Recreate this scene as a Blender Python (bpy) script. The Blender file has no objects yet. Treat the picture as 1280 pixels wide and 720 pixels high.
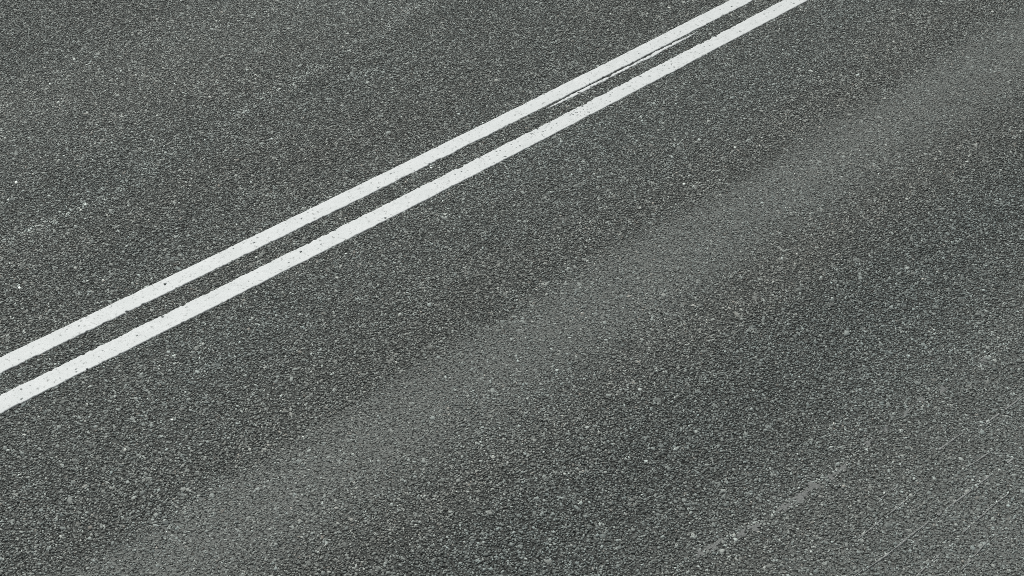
import bpy, bmesh, math
import numpy as np
from mathutils import Matrix, Vector

scene = bpy.context.scene
rng = np.random.default_rng(833)

# ------------------------------------------------------------------ camera
# World: the road runs along +Y, its centre is x = 0, the camera stands on a mast on the near verge.
PITCH = math.radians(40.0)          # looking down
AZ = math.radians(48.03)            # view direction, turned left from the road's direction
cam_d = bpy.data.cameras.new('road_camera')
cam_d.sensor_width = 36.0
cam_d.lens = 49.61
cam_d.clip_start = 0.05
cam_d.clip_end = 2000.0
cam = bpy.data.objects.new('road_camera', cam_d)
scene.collection.objects.link(cam)
cam.location = (4.7255, -3.3725, 4.2318)
cam.rotation_euler = (math.radians(90) - PITCH, 0.0, AZ)
scene.camera = cam

# ------------------------------------------------------------------ world and sun (overcast)
SUN_EL = math.radians(48.0)
SUN_AZ = math.radians(70.0)         # compass-like: direction the light comes from, turned left from +Y
world = bpy.data.worlds.new('World')
scene.world = world
world.use_nodes = True
wn = world.node_tree.nodes
wl = world.node_tree.links
wn.clear()
sky = wn.new('ShaderNodeTexSky')
sky.sky_type = 'NISHITA'
sky.sun_disc = False
sky.sun_elevation = SUN_EL
sky.sun_rotation = -SUN_AZ
sky.air_density = 1.0
sky.dust_density = 4.0
grey = wn.new('ShaderNodeHueSaturation')      # a closed cloud cover: the sky's light without its blue
grey.inputs['Saturation'].default_value = 0.16
bg = wn.new('ShaderNodeBackground')
bg.inputs['Strength'].default_value = 0.10
wo = wn.new('ShaderNodeOutputWorld')
wl.new(sky.outputs[0], grey.inputs['Color'])
wl.new(grey.outputs[0], bg.inputs['Color'])
wl.new(bg.outputs[0], wo.inputs['Surface'])

sun_d = bpy.data.lights.new('sun', 'SUN')
sun_d.energy = 1.4
sun_d.angle = math.radians(24.0)
sun_d.color = (1.0, 0.985, 0.955)
sun = bpy.data.objects.new('sun', sun_d)
scene.collection.objects.link(sun)
sdir = Vector((-math.sin(SUN_AZ) * math.cos(SUN_EL), math.cos(SUN_AZ) * math.cos(SUN_EL), math.sin(SUN_EL)))
sun.location = sdir * 30.0
sun.rotation_euler = sdir.to_track_quat('Z', 'Y').to_euler()

vs = scene.view_settings
vs.view_transform = 'Standard'
vs.look = 'None'
vs.gamma = 1.0
vs.use_curve_mapping = False
vs.exposure = 0.0
scene.cycles.use_denoising = False     # keeps the fine grain of the stones
scene.cycles.filter_width = 0.85      # a crisp lens


# ------------------------------------------------------------------ helpers
def value_noise(x, y, cell, seed):
    """Smooth value noise in 0..1 with features of about `cell` metres."""
    r = np.random.default_rng(seed)
    tab = r.random((256, 256))
    u = x / cell + 1000.0
    v = y / cell + 1000.0
    i = np.floor(u).astype(int)
    j = np.floor(v).astype(int)
    fu = u - i
    fv = v - j
    fu = fu * fu * (3 - 2 * fu)
    fv = fv * fv * (3 - 2 * fv)
    i0, i1, j0, j1 = i % 256, (i + 1) % 256, j % 256, (j + 1) % 256
    return ((tab[i0, j0] * (1 - fu) + tab[i1, j0] * fu) * (1 - fv)
            + (tab[i0, j1] * (1 - fu) + tab[i1, j1] * fu) * fv)


def fbm(x, y, cell, seed):
    return (0.55 * value_noise(x, y, cell, seed) + 0.29 * value_noise(x, y, cell * 0.47, seed + 1)
            + 0.16 * value_noise(x, y, cell * 0.21, seed + 2))


def smooth(a, b, v):
    t = np.clip((v - a) / (b - a), 0.0, 1.0)
    return t * t * (3 - 2 * t)


def mesh_from_arrays(name, co, loops, starts, totals):
    me = bpy.data.meshes.new(name)
    me.vertices.add(len(co))
    me.vertices.foreach_set('co', np.ascontiguousarray(co, dtype=np.float32).ravel())
    me.loops.add(len(loops))
    me.loops.foreach_set('vertex_index', np.ascontiguousarray(loops, dtype=np.int32))
    me.polygons.add(len(starts))
    me.polygons.foreach_set('loop_start', np.ascontiguousarray(starts, dtype=np.int32))
    me.polygons.foreach_set('loop_total', np.ascontiguousarray(totals, dtype=np.int32))
    me.update(calc_edges=True)
    me.validate()
    return me


def link(name, me, mat, parent=None):
    me.materials.append(mat)
    o = bpy.data.objects.new(name, me)
    scene.collection.objects.link(o)
    if parent:
        o.parent = parent
    return o


def new_mat(name, rough=0.8, spec=0.3):
    m = bpy.data.materials.new(name)
    m.use_nodes = True
    n = m.node_tree.nodes
    b = n['Principled BSDF']
    b.inputs['Roughness'].default_value = rough
    b.inputs['Specular IOR Level'].default_value = spec
    return m, n, m.node_tree.links, b


def bow(y):
    """The hand-driven marking machine's slight waver: sideways offset of the lines along the road."""
    d = (y - 0.5) / 2.5
    return -0.07 * (1.0 - np.exp(-0.45 * d * d))


# wear across the road: x, how far mastic and dust fill the gaps (0..1), tone of the stones
PROFILE = [
    (-4.2, 0.42, 1.10), (-3.0, 0.40, 1.02), (-2.5, 0.40, 1.02), (-1.95, 0.54, 1.28), (-1.6, 0.50, 1.20), (-1.2, 0.40, 1.03), (-0.8, 0.42, 1.07),
    (-0.45, 0.38, 0.98), (-0.2, 0.44, 1.07), (0.3, 0.45, 1.07), (0.75, 0.43, 1.03), (0.98, 0.40, 1.01), (1.06, 0.45, 1.03), (1.14, 0.78, 1.13), (1.32, 0.91, 1.19),
    (1.47, 0.76, 1.13), (1.64, 0.52, 1.03), (1.85, 0.38, 0.97), (2.15, 0.34, 0.88), (2.40, 0.40, 0.92), (2.62, 0.50, 1.03),
    (2.85, 0.58, 1.06), (3.10, 0.70, 1.08), (3.40, 0.78, 1.10), (4.2, 0.7, 1.05)]
PX = np.array([p[0] for p in PROFILE])
PF = np.array([p[1] for p in PROFILE])
PT = np.array([p[2] for p in PROFILE])

# ------------------------------------------------------------------ ground beyond the road
m_ground, n, l, b = new_mat('verge_soil_and_grass', 0.95, 0.2)
tc = n.new('ShaderNodeTexCoord')
nz = n.new('ShaderNodeTexNoise')
nz.inputs['Scale'].default_value = 1.3
nz.inputs['Detail'].default_value = 10
cr = n.new('ShaderNodeValToRGB')
cr.color_ramp.elements[0].position = 0.35
cr.color_ramp.elements[0].color = (0.05, 0.07, 0.025, 1)
cr.color_ramp.elements[1].position = 0.68
cr.color_ramp.elements[1].color = (0.12, 0.11, 0.06, 1)
l.new(tc.outputs['Object'], nz.inputs['Vector'])
l.new(nz.outputs['Fac'], cr.inputs['Fac'])
l.new(cr.outputs['Color'], b.inputs['Base Color'])
S = 600.0
co = np.array([(-S, -S, -0.06), (S, -S, -0.06), (S, S, -0.06), (-S, S, -0.06)])
ground = link('ground', mesh_from_arrays('ground', co, [0, 1, 2, 3], [0], [4]), m_ground)
ground['kind'] = 'structure'

# ------------------------------------------------------------------ road: the binder and fine mortar sheet
m_road, n, l, b = new_mat('asphalt_mortar', 0.95, 0.06)
tc = n.new('ShaderNodeTexCoord')
sx = n.new('ShaderNodeSeparateXYZ')
l.new(tc.outputs['Object'], sx.inputs[0])
wob = n.new('ShaderNodeTexNoise')               # the wear bands waver a little
wob.inputs['Scale'].default_value = 2.2
wob.inputs['Detail'].default_value = 6
l.new(tc.outputs['Object'], wob.inputs['Vector'])
mw = n.new('ShaderNodeMath'); mw.operation = 'MULTIPLY_ADD'
mw.inputs[1].default_value = 0.15
l.new(wob.outputs['Fac'], mw.inputs[0])
l.new(sx.outputs['X'], mw.inputs[2])
mr = n.new('ShaderNodeMapRange')
mr.inputs['From Min'].default_value = -4.2 + 0.075
mr.inputs['From Max'].default_value = 4.2 + 0.075
l.new(mw.outputs[0], mr.inputs['Value'])
ramp = n.new('ShaderNodeValToRGB')
el = ramp.color_ramp.elements
pts = [(float((x + 4.2) / 8.4), float(f)) for x, f in zip(PX, PF)]
while len(el) < len(pts):
    el.new(0.5)
for e, (p, f) in zip(el, pts):
    e.position = p
    e.color = (f, f, f, 1)
l.new(mr.outputs[0], ramp.inputs['Fac'])
fine = n.new('ShaderNodeTexNoise')
fine.inputs['Scale'].default_value = 260
fine.inputs['Detail'].default_value = 4
l.new(tc.outputs['Object'], fine.inputs['Vector'])
patch = n.new('ShaderNodeTexNoise')
patch.inputs['Scale'].default_value = 85
patch.inputs['Detail'].default_value = 5
l.new(tc.outputs['Object'], patch.inputs['Vector'])
pr = n.new('ShaderNodeMapRange')
pr.inputs['From Min'].default_value = 0.40
pr.inputs['From Max'].default_value = 0.54
pr.inputs['To Min'].default_value = 0.22
pr.inputs['To Max'].default_value = 1.35
l.new(patch.outputs['Fac'], pr.inputs['Value'])
fillm = n.new('ShaderNodeMath'); fillm.operation = 'MULTIPLY'; fillm.use_clamp = True
l.new(ramp.outputs['Color'], fillm.inputs[0])
l.new(pr.outputs[0], fillm.inputs[1])
mixc = n.new('ShaderNodeMix'); mixc.data_type = 'RGBA'
mixc.inputs['A'].default_value = (0.009, 0.0105, 0.0098, 1)
mixc.inputs['B'].default_value = (0.212, 0.226, 0.212, 1)
l.new(fillm.outputs[0], mixc.inputs['Factor'])
fr = n.new('ShaderNodeMapRange')
fr.inputs['From Min'].default_value = 0.3
fr.inputs['From Max'].default_value = 0.7
fr.inputs['To Min'].default_value = 0.45
fr.inputs['To Max'].default_value = 1.5
l.new(fine.outputs['Fac'], fr.inputs['Value'])
vm = n.new('ShaderNodeVectorMath'); vm.operation = 'SCALE'
l.new(mixc.outputs['Result'], vm.inputs[0])
l.new(fr.outputs[0], vm.inputs['Scale'])
l.new(vm.outputs[0], b.inputs['Base Color'])
bump = n.new('ShaderNodeBump')
bump.inputs['Strength'].default_value = 0.8
bump.inputs['Distance'].default_value = 0.002
l.new(fine.outputs['Fac'], bump.inputs['Height'])
l.new(bump.outputs[0], b.inputs['Normal'])

# the same asphalt where its stones are too small or too far to be laid one by one
m_far = m_road.copy()
m_far.name = 'asphalt_with_stones'
n = m_far.node_tree.nodes
l = m_far.node_tree.links
b = n['Principled BSDF']
tcf = [x for x in n if x.type == 'TEX_COORD'][0]
src = b.inputs['Base Color'].links[0].from_socket
vo = n.new('ShaderNodeTexVoronoi'); vo.feature = 'F1'; vo.voronoi_dimensions = '2D'
vo.inputs['Scale'].default_value = 98
ve = n.new('ShaderNodeTexVoronoi'); ve.feature = 'DISTANCE_TO_EDGE'; ve.voronoi_dimensions = '2D'
ve.inputs['Scale'].default_value = 98
l.new(tcf.outputs['Object'], vo.inputs['Vector'])
l.new(tcf.outputs['Object'], ve.inputs['Vector'])
sv = n.new('ShaderNodeSeparateColor')
l.new(vo.outputs['Color'], sv.inputs[0])
rs = n.new('ShaderNodeValToRGB')
rs.color_ramp.elements[0].position = 0.0
rs.color_ramp.elements[0].color = (0.055, 0.061, 0.057, 1)
rs.color_ramp.elements[1].position = 0.93
rs.color_ramp.elements[1].color = (0.255, 0.281, 0.263, 1)
e = rs.color_ramp.elements.new(0.985); e.color = (0.55, 0.58, 0.55, 1)
l.new(sv.outputs[0], rs.inputs['Fac'])
te = n.new('ShaderNodeMapRange')
te.inputs['From Min'].default_value = 0.07
te.inputs['From Max'].default_value = 0.20
l.new(ve.outputs['Distance'], te.inputs['Value'])
mo = n.new('ShaderNodeMix'); mo.data_type = 'RGBA'
l.new(te.outputs[0], mo.inputs['Factor'])
l.new(src, mo.inputs['A'])
rt = n.new('ShaderNodeValToRGB')
et = rt.color_ramp.elements
while len(et) < len(PX):
    et.new(0.5)
for e, xx, tt in zip(et, PX, PT):
    e.position = float((xx + 4.2) / 8.4)
    tt = float((tt - 1.0) * 2.0 + 1.0) / 1.6
    e.color = (tt, tt, tt, 1)
l.new(n[mr.name].outputs[0], rt.inputs['Fac'])
sc = n.new('ShaderNodeMix'); sc.data_type = 'RGBA'; sc.blend_type = 'MULTIPLY'
sc.inputs['Factor'].default_value = 1.0
l.new(rs.outputs['Color'], sc.inputs['A'])
l.new(rt.outputs['Color'], sc.inputs['B'])
sc2 = n.new('ShaderNodeVectorMath'); sc2.operation = 'SCALE'
sc2.inputs['Scale'].default_value = 1.6
l.new(sc.outputs['Result'], sc2.inputs[0])
l.new(sc2.outputs[0], mo.inputs['B'])
l.new(mo.outputs['Result'], b.inputs['Base Color'])
bp = n.new('ShaderNodeBump')
bp.inputs['Strength'].default_value = 1.0
bp.inputs['Distance'].default_value = 0.003
l.new(te.outputs[0], bp.inputs['Height'])
l.new(bp.outputs[0], b.inputs['Normal'])

ys = np.concatenate([np.linspace(-60, -5, 12), np.linspace(-4.5, 6.5, 45), np.linspace(7, 80, 14)])
xs = np.linspace(-3.9, 3.9, 27)
gx, gy = np.meshgrid(xs, ys)
gz = np.zeros_like(gx)
co = np.stack([gx, gy, gz], -1).reshape(-1, 3)
nx, ny = len(xs), len(ys)
ii, jj = np.meshgrid(np.arange(nx - 1), np.arange(ny - 1))
q0 = (jj * nx + ii).ravel()
loops = np.stack([q0, q0 + 1, q0 + nx + 1, q0 + nx], -1)
# a closed edge down to the verge
rim = np.concatenate([np.arange(nx), nx * np.arange(1, ny) + nx - 1, nx * (ny - 1) + np.arange(nx - 2, -1, -1), nx * np.arange(ny - 2, 0, -1)])
low = co[rim].copy(); low[:, 2] = -0.07
k = len(co) + np.arange(len(rim))
side = np.stack([np.roll(rim, -1), rim, k, np.roll(k, -1)], -1)
co = np.concatenate([co, low])
loops = np.concatenate([loops, side])
road = link('road', mesh_from_arrays('road', co, loops.ravel(), np.arange(len(loops)) * 4, np.full(len(loops), 4)), m_road)
FRAME = np.array([(-3.19, -0.50), (1.03, 4.19), (3.51, 0.30), (0.94, -2.55)])
cen = FRAME.mean(0)
MARGIN = 0.16
road.data.materials.append(m_far)
bm = bmesh.new()
bm.from_mesh(road.data)
for p, q in zip(FRAME, np.roll(FRAME, -1, 0)):
    d = (q - p) / np.hypot(*(q - p))
    out = np.array([d[1], -d[0]])
    if np.dot(cen - p, out) > 0:
        out = -out
    o_ = p + out * MARGIN
    bmesh.ops.bisect_plane(bm, geom=bm.verts[:] + bm.edges[:] + bm.faces[:], plane_co=(o_[0], o_[1], 0), plane_no=(out[0], out[1], 0))
for f in bm.faces:
    c = f.calc_center_median()
    for p, q in zip(FRAME, np.roll(FRAME, -1, 0)):
        d = (q - p) / np.hypot(*(q - p))
        out = np.array([d[1], -d[0]])
        if np.dot(cen - p, out) > 0:
            out = -out
        if (c.x - p[0]) * out[0] + (c.y - p[1]) * out[1] > MARGIN:
            f.material_index = 1
bm.to_mesh(road.data)
bm.free()
road.data.shade_flat()
road['kind'] = 'structure'
road['label'] = 'worn grey asphalt road surface with coarse stones and wheel tracks'

# ------------------------------------------------------------------ crushed stone set in the asphalt (real geometry)


def inside(x, y, margin):
    """Signed test against the seen quadrilateral grown by margin (clockwise order)."""
    ok = np.ones(x.shape, bool)
    for a, c in zip(FRAME, np.roll(FRAME, -1, 0)):
        d = c - a
        nrm = np.array([d[1], -d[0]]) / np.hypot(*d)      # points inwards for this order
        if np.dot(cen - a, nrm) < 0:
            nrm = -nrm
        ok &= ((x - a[0]) * nrm[0] + (y - a[1]) * nrm[1]) > -margin
    return ok


D = 0.0100
rows = np.arange(-3.4, 5.0, D * 0.866)
cols = np.arange(-4.0, 4.1, D)
X, Y = np.meshgrid(cols, rows)
X = X + (np.arange(len(rows)) % 2)[:, None] * D * 0.5
X = (X + rng.uniform(-0.42, 0.42, X.shape) * D).ravel()
Y = (Y + rng.uniform(-0.42, 0.42, Y.shape) * D).ravel()
keep = inside(X, Y, MARGIN) & (np.abs(X) < 3.88)
X, Y = X[keep], Y[keep]
xl = X - bow(Y)

# chips where the marking has broken away: along, across, half sizes (used again by the lines)
LINE_UP = (-0.150, -0.052)
LINE_LOW = (0.073, 0.176)


def make_chips(lo, hi, count, seed, clusters):
    r = np.random.default_rng(seed)
    c = []
    for _ in range(count):
        v = r.random()
        if r.random() < 0.28:
            v = abs(r.normal(0, 0.05)) if r.random() < 0.5 else 1 - abs(r.normal(0, 0.05))
        s = 0.0027 + 0.0026 * r.random() ** 2 + (0.003 * r.random() if r.random() < 0.12 else 0)
        c.append((r.uniform(-3.2, 4.2), lo + v * (hi - lo), s * r.uniform(0.8, 2.0), s, r.uniform(-1.0, 1.0)))
    for (yc, spread, num) in clusters:
        for _ in range(num):
            s = 0.0022 + 0.0022 * r.random()
            c.append((r.normal(yc, spread), lo + r.random() * (hi - lo), s * r.uniform(0.8, 1.9), s, r.uniform(-1.0, 1.0)))
    return c


chips_up = make_chips(*LINE_UP, 28, 5, [(0.15, 0.06, 4), (-1.9, 0.2, 4)])
chips_low = make_chips(*LINE_LOW, 42, 9, [(1.05, 0.24, 34), (1.45, 0.12, 14), (2.1, 0.15, 10), (0.55, 0.2, 8), (-2.0, 0.25, 12)])


def in_chips(x, y, chips):
    m = np.zeros(x.shape, bool)
    for (cy, cx, a, bb, rot) in chips:
        near = np.where((np.abs(y - cy) < 0.03) & (np.abs(x - cx) < 0.03))
        if not len(near[0]):
            continue
        dx = x[near] - cx
        dy = y[near] - cy
        u = dy * math.cos(rot) + dx * math.sin(rot)
        v = -dy * math.sin(rot) + dx * math.cos(rot)
        h = (u / a) ** 2 + (v / bb) ** 2 < 1.0 + 0.5 * np.sin(u * 900 + cy * 50) * np.cos(v * 1100)
        m[near] |= h
    return m


# rub: no stones standing up through the paint, they lie under it
under = ((xl > LINE_UP[0] + 0.002) & (xl < LINE_UP[1] - 0.002)) | ((xl > LINE_LOW[0] + 0.002) & (xl < LINE_LOW[1] - 0.002))
# a bare slit of bitumen beside the stray strip of paint
under |= (xl > -0.0535) & (xl < -0.0365) & (Y > 1.18) & (Y < 2.22)
X, Y, xl = X[~under], Y[~under], xl[~under]
N0 = len(X)

# smooth mastic dragged along the paver joint (see the patches further down)
SMEARS = [(-0.52, 2.625, 0.030, 0.018), (-0.455, 2.640, 0.040, 0.020), (-0.33, 2.668, 0.036, 0.014), (-0.265, 2.684, 0.026, 0.022),
          (-0.10, 2.694, 0.048, 0.017), (-0.01, 2.700, 0.060, 0.022), (0.075, 2.699, 0.045, 0.024), (0.165, 2.712, 0.034, 0.016), (0.235, 2.715, 0.042, 0.018),
          (0.43, 2.700, 0.032, 0.012), (0.545, 2.698, 0.036, 0.010), (0.685, 2.700, 0.040, 0.014), (0.80, 2.694, 0.026, 0.013), (0.925, 2.720, 0.026, 0.022), (1.21, 2.731, 0.024, 0.016)]

fill = np.interp(X + 0.15 * (fbm(X, Y, 0.45, 11) - 0.5), PX, PF)
fill = np.clip(fill * (0.55 + 0.9 * fbm(X, Y, 0.05, 21)), 0, 1)
tone = np.interp(X + 0.18 * (fbm(X, Y, 0.6, 31) - 0.5), PX, PT)
big = fbm(X, Y, 0.9, 41)
mid = fbm(X, Y, 0.10, 51)
tone = tone * (0.94 + 0.12 * big) * (0.93 + 0.14 * mid) * (0.91 + 0.18 * fbm(X, Y * 0.12, 0.22, 91))

# size of each stone
rad = D * 0.5 * np.exp(rng.normal(0.05, 0.26, N0))
coarse = rng.random(N0) < 0.06
rad = np.where(coarse, rad * rng.uniform(1.3, 1.9, N0), rad)
rad = rad * (1 - 0.20 * fill)
drop = rng.random(N0) < (0.07 + 0.20 * fill + 0.10 * (value_noise(X, Y, 0.04, 61) > 0.72))
for (sy, sxc, la, wa) in SMEARS:
    drop |= ((Y - sy) / la) ** 2 + ((X - sxc) / wa) ** 2 < 0.75 * value_noise(X, Y, 0.018, 66) + 0.05
# clearance beside the paint so that no stone stands through its edge
X, Y, xl, fill, tone, rad, big, mid = [v[~drop] for v in (X, Y, xl, fill, tone, rad, big, mid)]
N = len(X)
hgt = rng.uniform(0.0016, 0.0058, N) * (1 - 0.55 * fill)

# colour of each stone: grey granite and gabbro, a few pale quartz and some rusty or greenish ones
val = 0.246 * np.exp(rng.normal(0, 0.36, N)) * tone
pale = rng.random(N)
val = np.where(pale < 0.009, rng.uniform(0.36, 0.66, N), val)
val = np.where((pale > 0.009) & (pale < 0.08), val * 1.45, val)
val = np.where(pale > 0.93, val * 0.55, val)
val = val * (1 - fill * 0.35) + 0.215 * fill * 0.35
# pale residue of an older marking on the far lane
oy = np.array([-2.4, -1.62, -1.30, -1.01, -0.52, 0.01, 0.49, 1.34, 2.2])
ox = np.array([-0.92, -0.93, -0.939, -0.928, -1.042, -1.146, -1.218, -1.396, -1.55])
dist = np.abs(X - np.interp(Y, oy, ox))
res = np.exp(-(dist / 0.034) ** 2) * np.interp(Y, [-1.9, -1.65, -1.5, -1.05, -0.9, -0.5, -0.1, 0.05, 0.45, 0.6, 1.0, 1.3, 1.8], [0.7, 1, 1, 0.9, 0.3, 0.15, 0.6, 1, 0.9, 0.3, 0.2, 0.5, 0.1]) * smooth(0.22, 0.6, value_noise(X, Y, 0.03, 72))
val = val * (1 + 1.1 * res)
# pale dust along the paver joint
seam = np.exp(-((X - np.interp(Y, [-0.6, 0.0, 1.3, 2.0], [2.62, 2.70, 2.735, 2.74])) / 0.022) ** 2) * smooth(0.3, 0.6, value_noise(X * 0.3, Y, 0.12, 75))
val = val * (1 + 0.45 * seam)
# dry scuffs along the near wheel path
SCUFFS = [(-0.14, 0.86, 3.097, 3.150, 0.0050), (0.56, 0.80, 2.912, 2.930, 0.0045), (0.14, 0.46, 3.340, 3.318, 0.0050), (0.62, 0.76, 3.050, 3.066, 0.0045),
          (-0.02, 0.30, 2.985, 2.994, 0.0038), (0.86, 1.30, 2.958, 2.980, 0.0040), (-0.36, -0.12, 3.075, 3.092, 0.0040), (0.90, 1.22, 3.16, 3.172, 0.0040),
          (0.30, 0.62, 3.235, 3.240, 0.0036), (-0.05, 0.16, 3.245, 3.238, 0.0036), (0.20, 0.33, 2.915, 2.925, 0.0036)]
for (y0, y1, x0, x1, w) in SCUFFS:
    t = (Y - y0) / (y1 - y0)
    d = np.abs(X - (x0 + (x1 - x0) * t))
    val = np.where((t > 0) & (t < 1) & (d < 0.009), val * 1.4, val)
HX = np.array([-4.0, -2.4, -1.9, -1.3, -0.7, -0.3, 0.5, 0.85, 1.0, 1.2, 1.55, 1.75, 1.95, 2.2, 2.5, 2.75, 4.0])
HV = np.array([0.0, 0.0, 0.04, 0.01, 0.03, 0.02, 0.0, 0.04, 0.05, 0.0, 0.01, 0.05, -0.01, -0.035, -0.03, 0.0, 0.0])
warm = 0.42 * np.interp(X + 0.25 * (fbm(X, Y, 0.5, 85) - 0.5), HX, HV)      # iron-rich and bluish stone sorts rubbed differently by the wheels
warm = warm + (fbm(X, Y * 0.3, 0.35, 81) - 0.45) * 0.05 + rng.normal(0, 0.018, N)
warm = np.where(rng.random(N) < 0.012, warm + 0.10, warm)
col = np.stack([val * (0.94 + warm), val * (1.042 - 0.1 * warm), val * (0.972 - 0.5 * warm), np.ones(N)], -1)


def stones(K, sel, first):
    """Vertices and faces of irregular K-sided chips: a skirt coated with bitumen and a worn, tilted top."""
    n_ = len(sel)
    ang = (np.arange(K) / K * 2 * np.pi)[None, :] + rng.uniform(-0.42, 0.42, (n_, K)) + rng.uniform(0, 6.283, (n_, 1))
    rr = rad[sel][:, None] * rng.uniform(0.76, 1.24, (n_, K)) * (1.08 if K == 4 else 1.0)
    stretch = rng.uniform(0.76, 1.32, n_)
    th = rng.uniform(0, np.pi, n_)
    px = np.cos(ang) * rr
    py = np.sin(ang) * rr
    ct, st = np.cos(th)[:, None], np.sin(th)[:, None]
    u = (px * ct + py * st) * stretch[:, None]
    v = (-px * st + py * ct) / stretch[:, None]
    px, py = u * ct - v * st, u * st + v * ct
    tilt = rng.normal(0, 0.20, (n_, 2)) * (1 - 0.6 * fill[sel])[:, None]
    ins = rng.uniform(0.70, 0.90, (n_, 1))
    tx, ty = px * ins, py * ins
    tz = hgt[sel][:, None] + tx * tilt[:, :1] + ty * tilt[:, 1:] + rng.normal(0, 0.0003, (n_, K))
    tz = np.maximum(tz, 0.0005)
    bot = np.stack([X[sel][:, None] + px, Y[sel][:, None] + py, np.full((n_, K), -0.0006)], -1)
    top = np.stack([X[sel][:, None] + tx, Y[sel][:, None] + ty, tz], -1)
    co = np.concatenate([bot, top], 1).reshape(-1, 3)
    base = first + (np.arange(n_) * 2 * K)[:, None]
    kk = np.arange(K)
    k2 = (kk + 1) % K
    sides = np.stack([kk, k2, k2 + K, kk + K], -1).ravel()[None, :] + base
    caps = (kk + K)[None, :] + base
    loops = np.concatenate([sides, caps], 1).ravel()
    totals = np.tile(np.array([4] * K + [K]), n_)
    cc = np.repeat(col[sel][:, None, :], 2 * K, 1)
    cc[:, :K, :3] *= 0.12                     # bitumen left on the buried flanks
    return co, loops, totals, cc.reshape(-1, 4)


pick = rng.random(N) < 0.55
s4 = np.where(pick & (rad < D * 0.75))[0]
s5 = np.where(~(pick & (rad < D * 0.75)))[0]
A4 = stones(4, s4, 0)
A5 = stones(5, s5, len(A4[0]))
co, loops, totals, col = [np.concatenate(p) for p in zip(A4, A5)]
starts = np.concatenate([[0], np.cumsum(totals)[:-1]])
print('stones', N, 'tris', int((totals - 2).sum()))

m_stone, n, l, b = new_mat('crushed_stone', 0.70, 0.25)
at = n.new('ShaderNodeAttribute'); at.attribute_name = 'stone_colour'
tc = n.new('ShaderNodeTexCoord')
gr = n.new('ShaderNodeTexNoise')
gr.inputs['Scale'].default_value = 420
gr.inputs['Detail'].default_value = 3
l.new(tc.outputs['Object'], gr.inputs['Vector'])
gm = n.new('ShaderNodeMapRange')
gm.inputs['From Min'].default_value = 0.3
gm.inputs['From Max'].default_value = 0.7
gm.inputs['To Min'].default_value = 0.72
gm.inputs['To Max'].default_value = 1.28
l.new(gr.outputs['Fac'], gm.inputs['Value'])
vm = n.new('ShaderNodeVectorMath'); vm.operation = 'SCALE'
l.new(at.outputs['Color'], vm.inputs[0])
l.new(gm.outputs[0], vm.inputs['Scale'])
l.new(vm.outputs[0], b.inputs['Base Color'])
bump = n.new('ShaderNodeBump')
bump.inputs['Strength'].default_value = 0.5
bump.inputs['Distance'].default_value = 0.0015
l.new(gr.outputs['Fac'], bump.inputs['Height'])
l.new(bump.outputs[0], b.inputs['Normal'])

me = mesh_from_arrays('stone_aggregate', co, loops, starts, totals)
a = me.attributes.new('stone_colour', 'FLOAT_COLOR', 'POINT')
a.data.foreach_set('color', col.astype(np.float32).ravel())
agg = link('stone_aggregate', me, m_stone, road)
agg['kind'] = 'stuff'
agg['label'] = 'coarse grey crushed stones set in the asphalt'

# ------------------------------------------------------------------ white centre lines (thick thermoplastic)
m_paint, n, l, b = new_mat('white_thermoplastic', 0.55, 0.35)
tc = n.new('ShaderNodeTexCoord')
g1 = n.new('ShaderNodeTexNoise')
g1.inputs['Scale'].default_value = 9
g1.inputs['Detail'].default_value = 8
l.new(tc.outputs['Object'], g1.inputs['Vector'])
g2 = n.new('ShaderNodeTexNoise')
g2.inputs['Scale'].default_value = 75
g2.inputs['Detail'].default_value = 4
l.new(tc.outputs['Object'], g2.inputs['Vector'])
r1 = n.new('ShaderNodeValToRGB')
r1.color_ramp.elements[0].position = 0.30
r1.color_ramp.elements[0].color = (0.725, 0.765, 0.748, 1)
r1.color_ramp.elements[1].position = 0.70
r1.color_ramp.elements[1].color = (0.792, 0.828, 0.812, 1)
l.new(g1.outputs['Fac'], r1.inputs['Fac'])
r2 = n.new('ShaderNodeValToRGB')                      # small grey rubs
r2.color_ramp.elements[0].position = 0.29
r2.color_ramp.elements[0].color = (0.50, 0.51, 0.50, 1)
r2.color_ramp.elements[1].position = 0.405
r2.color_ramp.elements[1].color = (1, 1, 1, 1)
l.new(g2.outputs['Fac'], r2.inputs['Fac'])
mx = n.new('ShaderNodeMix'); mx.data_type = 'RGBA'; mx.blend_type = 'MULTIPLY'
mx.inputs['Factor'].default_value = 1.0
l.new(r1.outputs['Color'], mx.inputs['A'])
l.new(r2.outputs['Color'], mx.inputs['B'])
l.new(mx.outputs['Result'], b.inputs['Base Color'])
bump = n.new('ShaderNodeBump')
bump.inputs['Strength'].default_value = 0.35
bump.inputs['Distance'].default_value = 0.0015
l.new(g2.outputs['Fac'], bump.inputs['Height'])
l.new(bump.outputs[0], b.inputs['Normal'])


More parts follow.
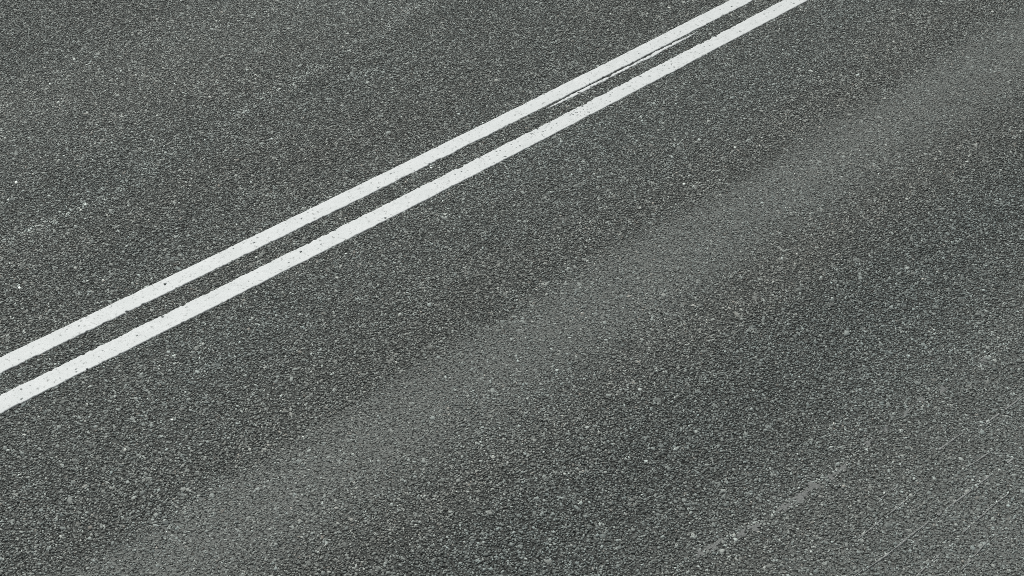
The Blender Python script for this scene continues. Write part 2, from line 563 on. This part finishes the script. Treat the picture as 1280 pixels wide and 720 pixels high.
def build_strip(name, lo, hi, y0, y1, dy, nx, seed, chips, rag_lo, rag_hi, zt=0.0052, taper=False, far=True):
    """A ribbon of paint with ragged edges, a side down to the asphalt and missing flakes."""
    ys = np.arange(y0, y1 + dy * 0.5, dy)
    if far:
        ys = np.concatenate([np.arange(-55, y0 - 0.01, 0.5), ys, np.arange(y1 + 0.4, 70, 0.5)])
    ny = len(ys)

    def edge(s, amp):
        e = amp * (value_noise(ys, ys * 0, 0.012, s) - 0.5) * 1.3 + amp * 1.4 * (value_noise(ys, ys * 0, 0.05, s + 1) - 0.5)
        e += amp * 0.9 * (value_noise(ys, ys * 0, 0.35, s + 2) - 0.5)
        bite = smooth(0.80, 0.97, value_noise(ys, ys * 0, 0.022, s + 3)) * amp * 1.6
        return e, bite
    e1, b1 = edge(seed, rag_lo)
    e2, b2 = edge(seed + 20, rag_hi)
    left = lo + e1 + b1
    right = hi + e2 - b2
    if taper:
        tt = (ys - y0) / (y1 - y0)
        wv = np.clip(np.minimum(tt / 0.10, (1 - tt) / 0.16), 0.12, 1)
        mid_ = (left + right) / 2
        half = (right - left) / 2 * wv
        left, right = mid_ - half, mid_ + half
    s = np.linspace(0, 1, nx + 1)
    gx = left[:, None] + (right - left)[:, None] * s[None, :]
    gy = np.repeat(ys[:, None], nx + 1, 1)
    gz = zt + 0.0016 * (fbm(gx, gy, 0.022, seed + 40) - 0.5) + 0.0012 * (value_noise(gx, gy, 0.2, seed + 44) - 0.5)
    rimz = np.minimum(np.arange(nx + 1), np.arange(nx, -1, -1))
    gz = np.where((rimz == 0)[None, :], gz - 0.0012, gz)      # rounded edge
    hole = in_chips((gx[:-1, :-1] + gx[1:, 1:]) / 2, (gy[:-1, :-1] + gy[1:, 1:]) / 2, chips) if chips else np.zeros((ny - 1, nx), bool)
    co = np.stack([gx + bow(gy), gy, gz], -1).reshape(-1, 3)
    w = nx + 1
    jj, ii = np.meshgrid(np.arange(ny - 1), np.arange(nx), indexing='ij')
    q = jj * w + ii
    quads = np.stack([q, q + 1, q + w + 1, q + w], -1)
    faces = quads[~hole]
    # sides: along the outline and down into every flake hole
    solid = np.pad(~hole, 1)
    floor = co.copy()
    floor[:, 2] = -0.0008
    nv = len(co)
    walls = []
    A = solid[1:-1, 1:-1]
    for (dj, di, p, r_) in ((0, -1, 3, 0), (0, 1, 1, 2), (-1, 0, 0, 1), (1, 0, 2, 3)):
        nb = solid[1 + dj:solid.shape[0] - 1 + dj, 1 + di:solid.shape[1] - 1 + di]
        sel = A & ~nb
        p0 = quads[sel][:, p]
        p1 = quads[sel][:, r_]
        walls.append(np.stack([p1, p0, p0 + nv, p1 + nv], -1))
    faces = np.concatenate([faces] + walls)
    me = mesh_from_arrays(name, np.concatenate([co, floor]), faces.ravel(), np.arange(len(faces)) * 4, np.full(len(faces), 4))
    return link(name, me, m_paint)


up = build_strip('centre_line', LINE_UP[0], LINE_UP[1], -2.9, 3.9, 0.0032, 28, 300, chips_up, 0.0016, 0.0032)
up['label'] = 'white solid centre line with the cleaner paint, above a thin stray paint strip'
up['category'] = 'road line'
up['group'] = 'double white centre lines'
lowl = build_strip('centre_line', LINE_LOW[0], LINE_LOW[1], -2.9, 3.9, 0.0032, 30, 400, chips_low, 0.0036, 0.0022)
lowl['label'] = 'white solid centre line with more pits and chips, beside the pale worn band'
lowl['category'] = 'road line'
lowl['group'] = 'double white centre lines'
thin = build_strip('paint_trace', -0.0385, -0.0190, 1.16, 2.40, 0.0032, 6, 500, [], 0.004, 0.005, zt=0.0050, taper=True, far=False)
thin['label'] = 'thin stray strip of white paint between the two centre lines'
thin['category'] = 'paint strip'

# ------------------------------------------------------------------ mastic patches and scuffs: parts of the road
m_mastic, n, l, b = new_mat('grey_mastic', 0.8, 0.3)
tc = n.new('ShaderNodeTexCoord')
g = n.new('ShaderNodeTexNoise'); g.inputs['Scale'].default_value = 120; g.inputs['Detail'].default_value = 5
l.new(tc.outputs['Object'], g.inputs['Vector'])
r = n.new('ShaderNodeValToRGB')
r.color_ramp.elements[0].position = 0.3; r.color_ramp.elements[0].color = (0.155, 0.165, 0.157, 1)
r.color_ramp.elements[1].position = 0.7; r.color_ramp.elements[1].color = (0.275, 0.288, 0.275, 1)
l.new(g.outputs['Fac'], r.inputs['Fac'])
l.new(r.outputs['Color'], b.inputs['Base Color'])
bump = n.new('ShaderNodeBump'); bump.inputs['Strength'].default_value = 0.5; bump.inputs['Distance'].default_value = 0.001
l.new(g.outputs['Fac'], bump.inputs['Height'])
l.new(bump.outputs[0], b.inputs['Normal'])

for q, (sy, sxc, la, wa) in enumerate(SMEARS):
    M = 30
    t = np.arange(M) / M * 2 * np.pi
    r_ = 0.86 + 0.95 * (rng.random(M) - 0.5) + 0.35 * np.sin(t * 3 + rng.uniform(0, 6)) * rng.uniform(0.3, 1)
    skew = rng.uniform(-0.4, 0.4)
    ex = np.cos(t) * r_ * wa
    ey = np.sin(t) * r_ * la
    ex = ex + ey * skew * 0.3
    ring = np.stack([sxc + ex, sy + ey, np.full(M, -0.0006)], -1)
    ring2 = np.stack([sxc + ex * 0.93, sy + ey * 0.93, np.full(M, 0.0016)], -1)
    ring3 = np.stack([sxc + ex * 0.5, sy + ey * 0.5, 0.0024 + 0.0012 * rng.random(M)], -1)
    co = np.concatenate([ring, ring2, ring3, [[sxc, sy, 0.0030]]])
    a0 = np.arange(M); a1 = (a0 + 1) % M
    fc = [tuple(f) for f in np.concatenate([np.stack([a0, a1, a1 + M, a0 + M], -1), np.stack([a0 + M, a1 + M, a1 + 2 * M, a0 + 2 * M], -1)])]
    fc += [(int(i) + 2 * M, int(j) + 2 * M, 3 * M) for i, j in zip(a0, a1)]
    me = bpy.data.meshes.new('mastic_patch')
    me.from_pydata([tuple(c) for c in co], [], [tuple(int(i) for i in f) for f in fc])
    link('mastic_patch', me, m_mastic, road)

m_scuff, n, l, b = new_mat('dry_scuffed_stone', 0.85, 0.2)
tc = n.new('ShaderNodeTexCoord')
g = n.new('ShaderNodeTexNoise'); g.inputs['Scale'].default_value = 90; g.inputs['Detail'].default_value = 4
l.new(tc.outputs['Object'], g.inputs['Vector'])
r = n.new('ShaderNodeValToRGB')
r.color_ramp.elements[0].position = 0.3; r.color_ramp.elements[0].color = (0.20, 0.212, 0.203, 1)
r.color_ramp.elements[1].position = 0.7; r.color_ramp.elements[1].color = (0.40, 0.415, 0.40, 1)
l.new(g.outputs['Fac'], r.inputs['Fac'])
l.new(r.outputs['Color'], b.inputs['Base Color'])

for q, (y0, y1, x0, x1, w) in enumerate(SCUFFS):
    ys = np.arange(y0, y1, 0.006)
    t = (ys - y0) / (y1 - y0)
    xc = x0 + (x1 - x0) * t + 0.004 * (value_noise(ys, ys * 0, 0.06, 600 + q) - 0.5)
    hw = w * (0.35 + 0.9 * value_noise(ys, ys * 0, 0.02, 620 + q)) * np.clip(np.minimum(t, 1 - t) / 0.08, 0.1, 1)
    gap = value_noise(ys, ys * 0, 0.045, 640 + q) < 0.30
    z = 0.0047
    co = np.concatenate([np.stack([xc - hw, ys, ys * 0 - 0.0005], -1), np.stack([xc - hw * 0.6, ys, ys * 0 + z], -1),
                         np.stack([xc + hw * 0.6, ys, ys * 0 + z], -1), np.stack([xc + hw, ys, ys * 0 - 0.0005], -1)])
    m = len(ys)
    fc = []
    for i in range(m - 1):
        if gap[i]:
            continue
        for s in range(3):
            fc.append((s * m + i, (s + 1) * m + i, (s + 1) * m + i + 1, s * m + i + 1))
    me = bpy.data.meshes.new('scuff_mark')
    me.from_pydata([tuple(c) for c in co], [], fc)
    link('scuff_mark', me, m_scuff, road)
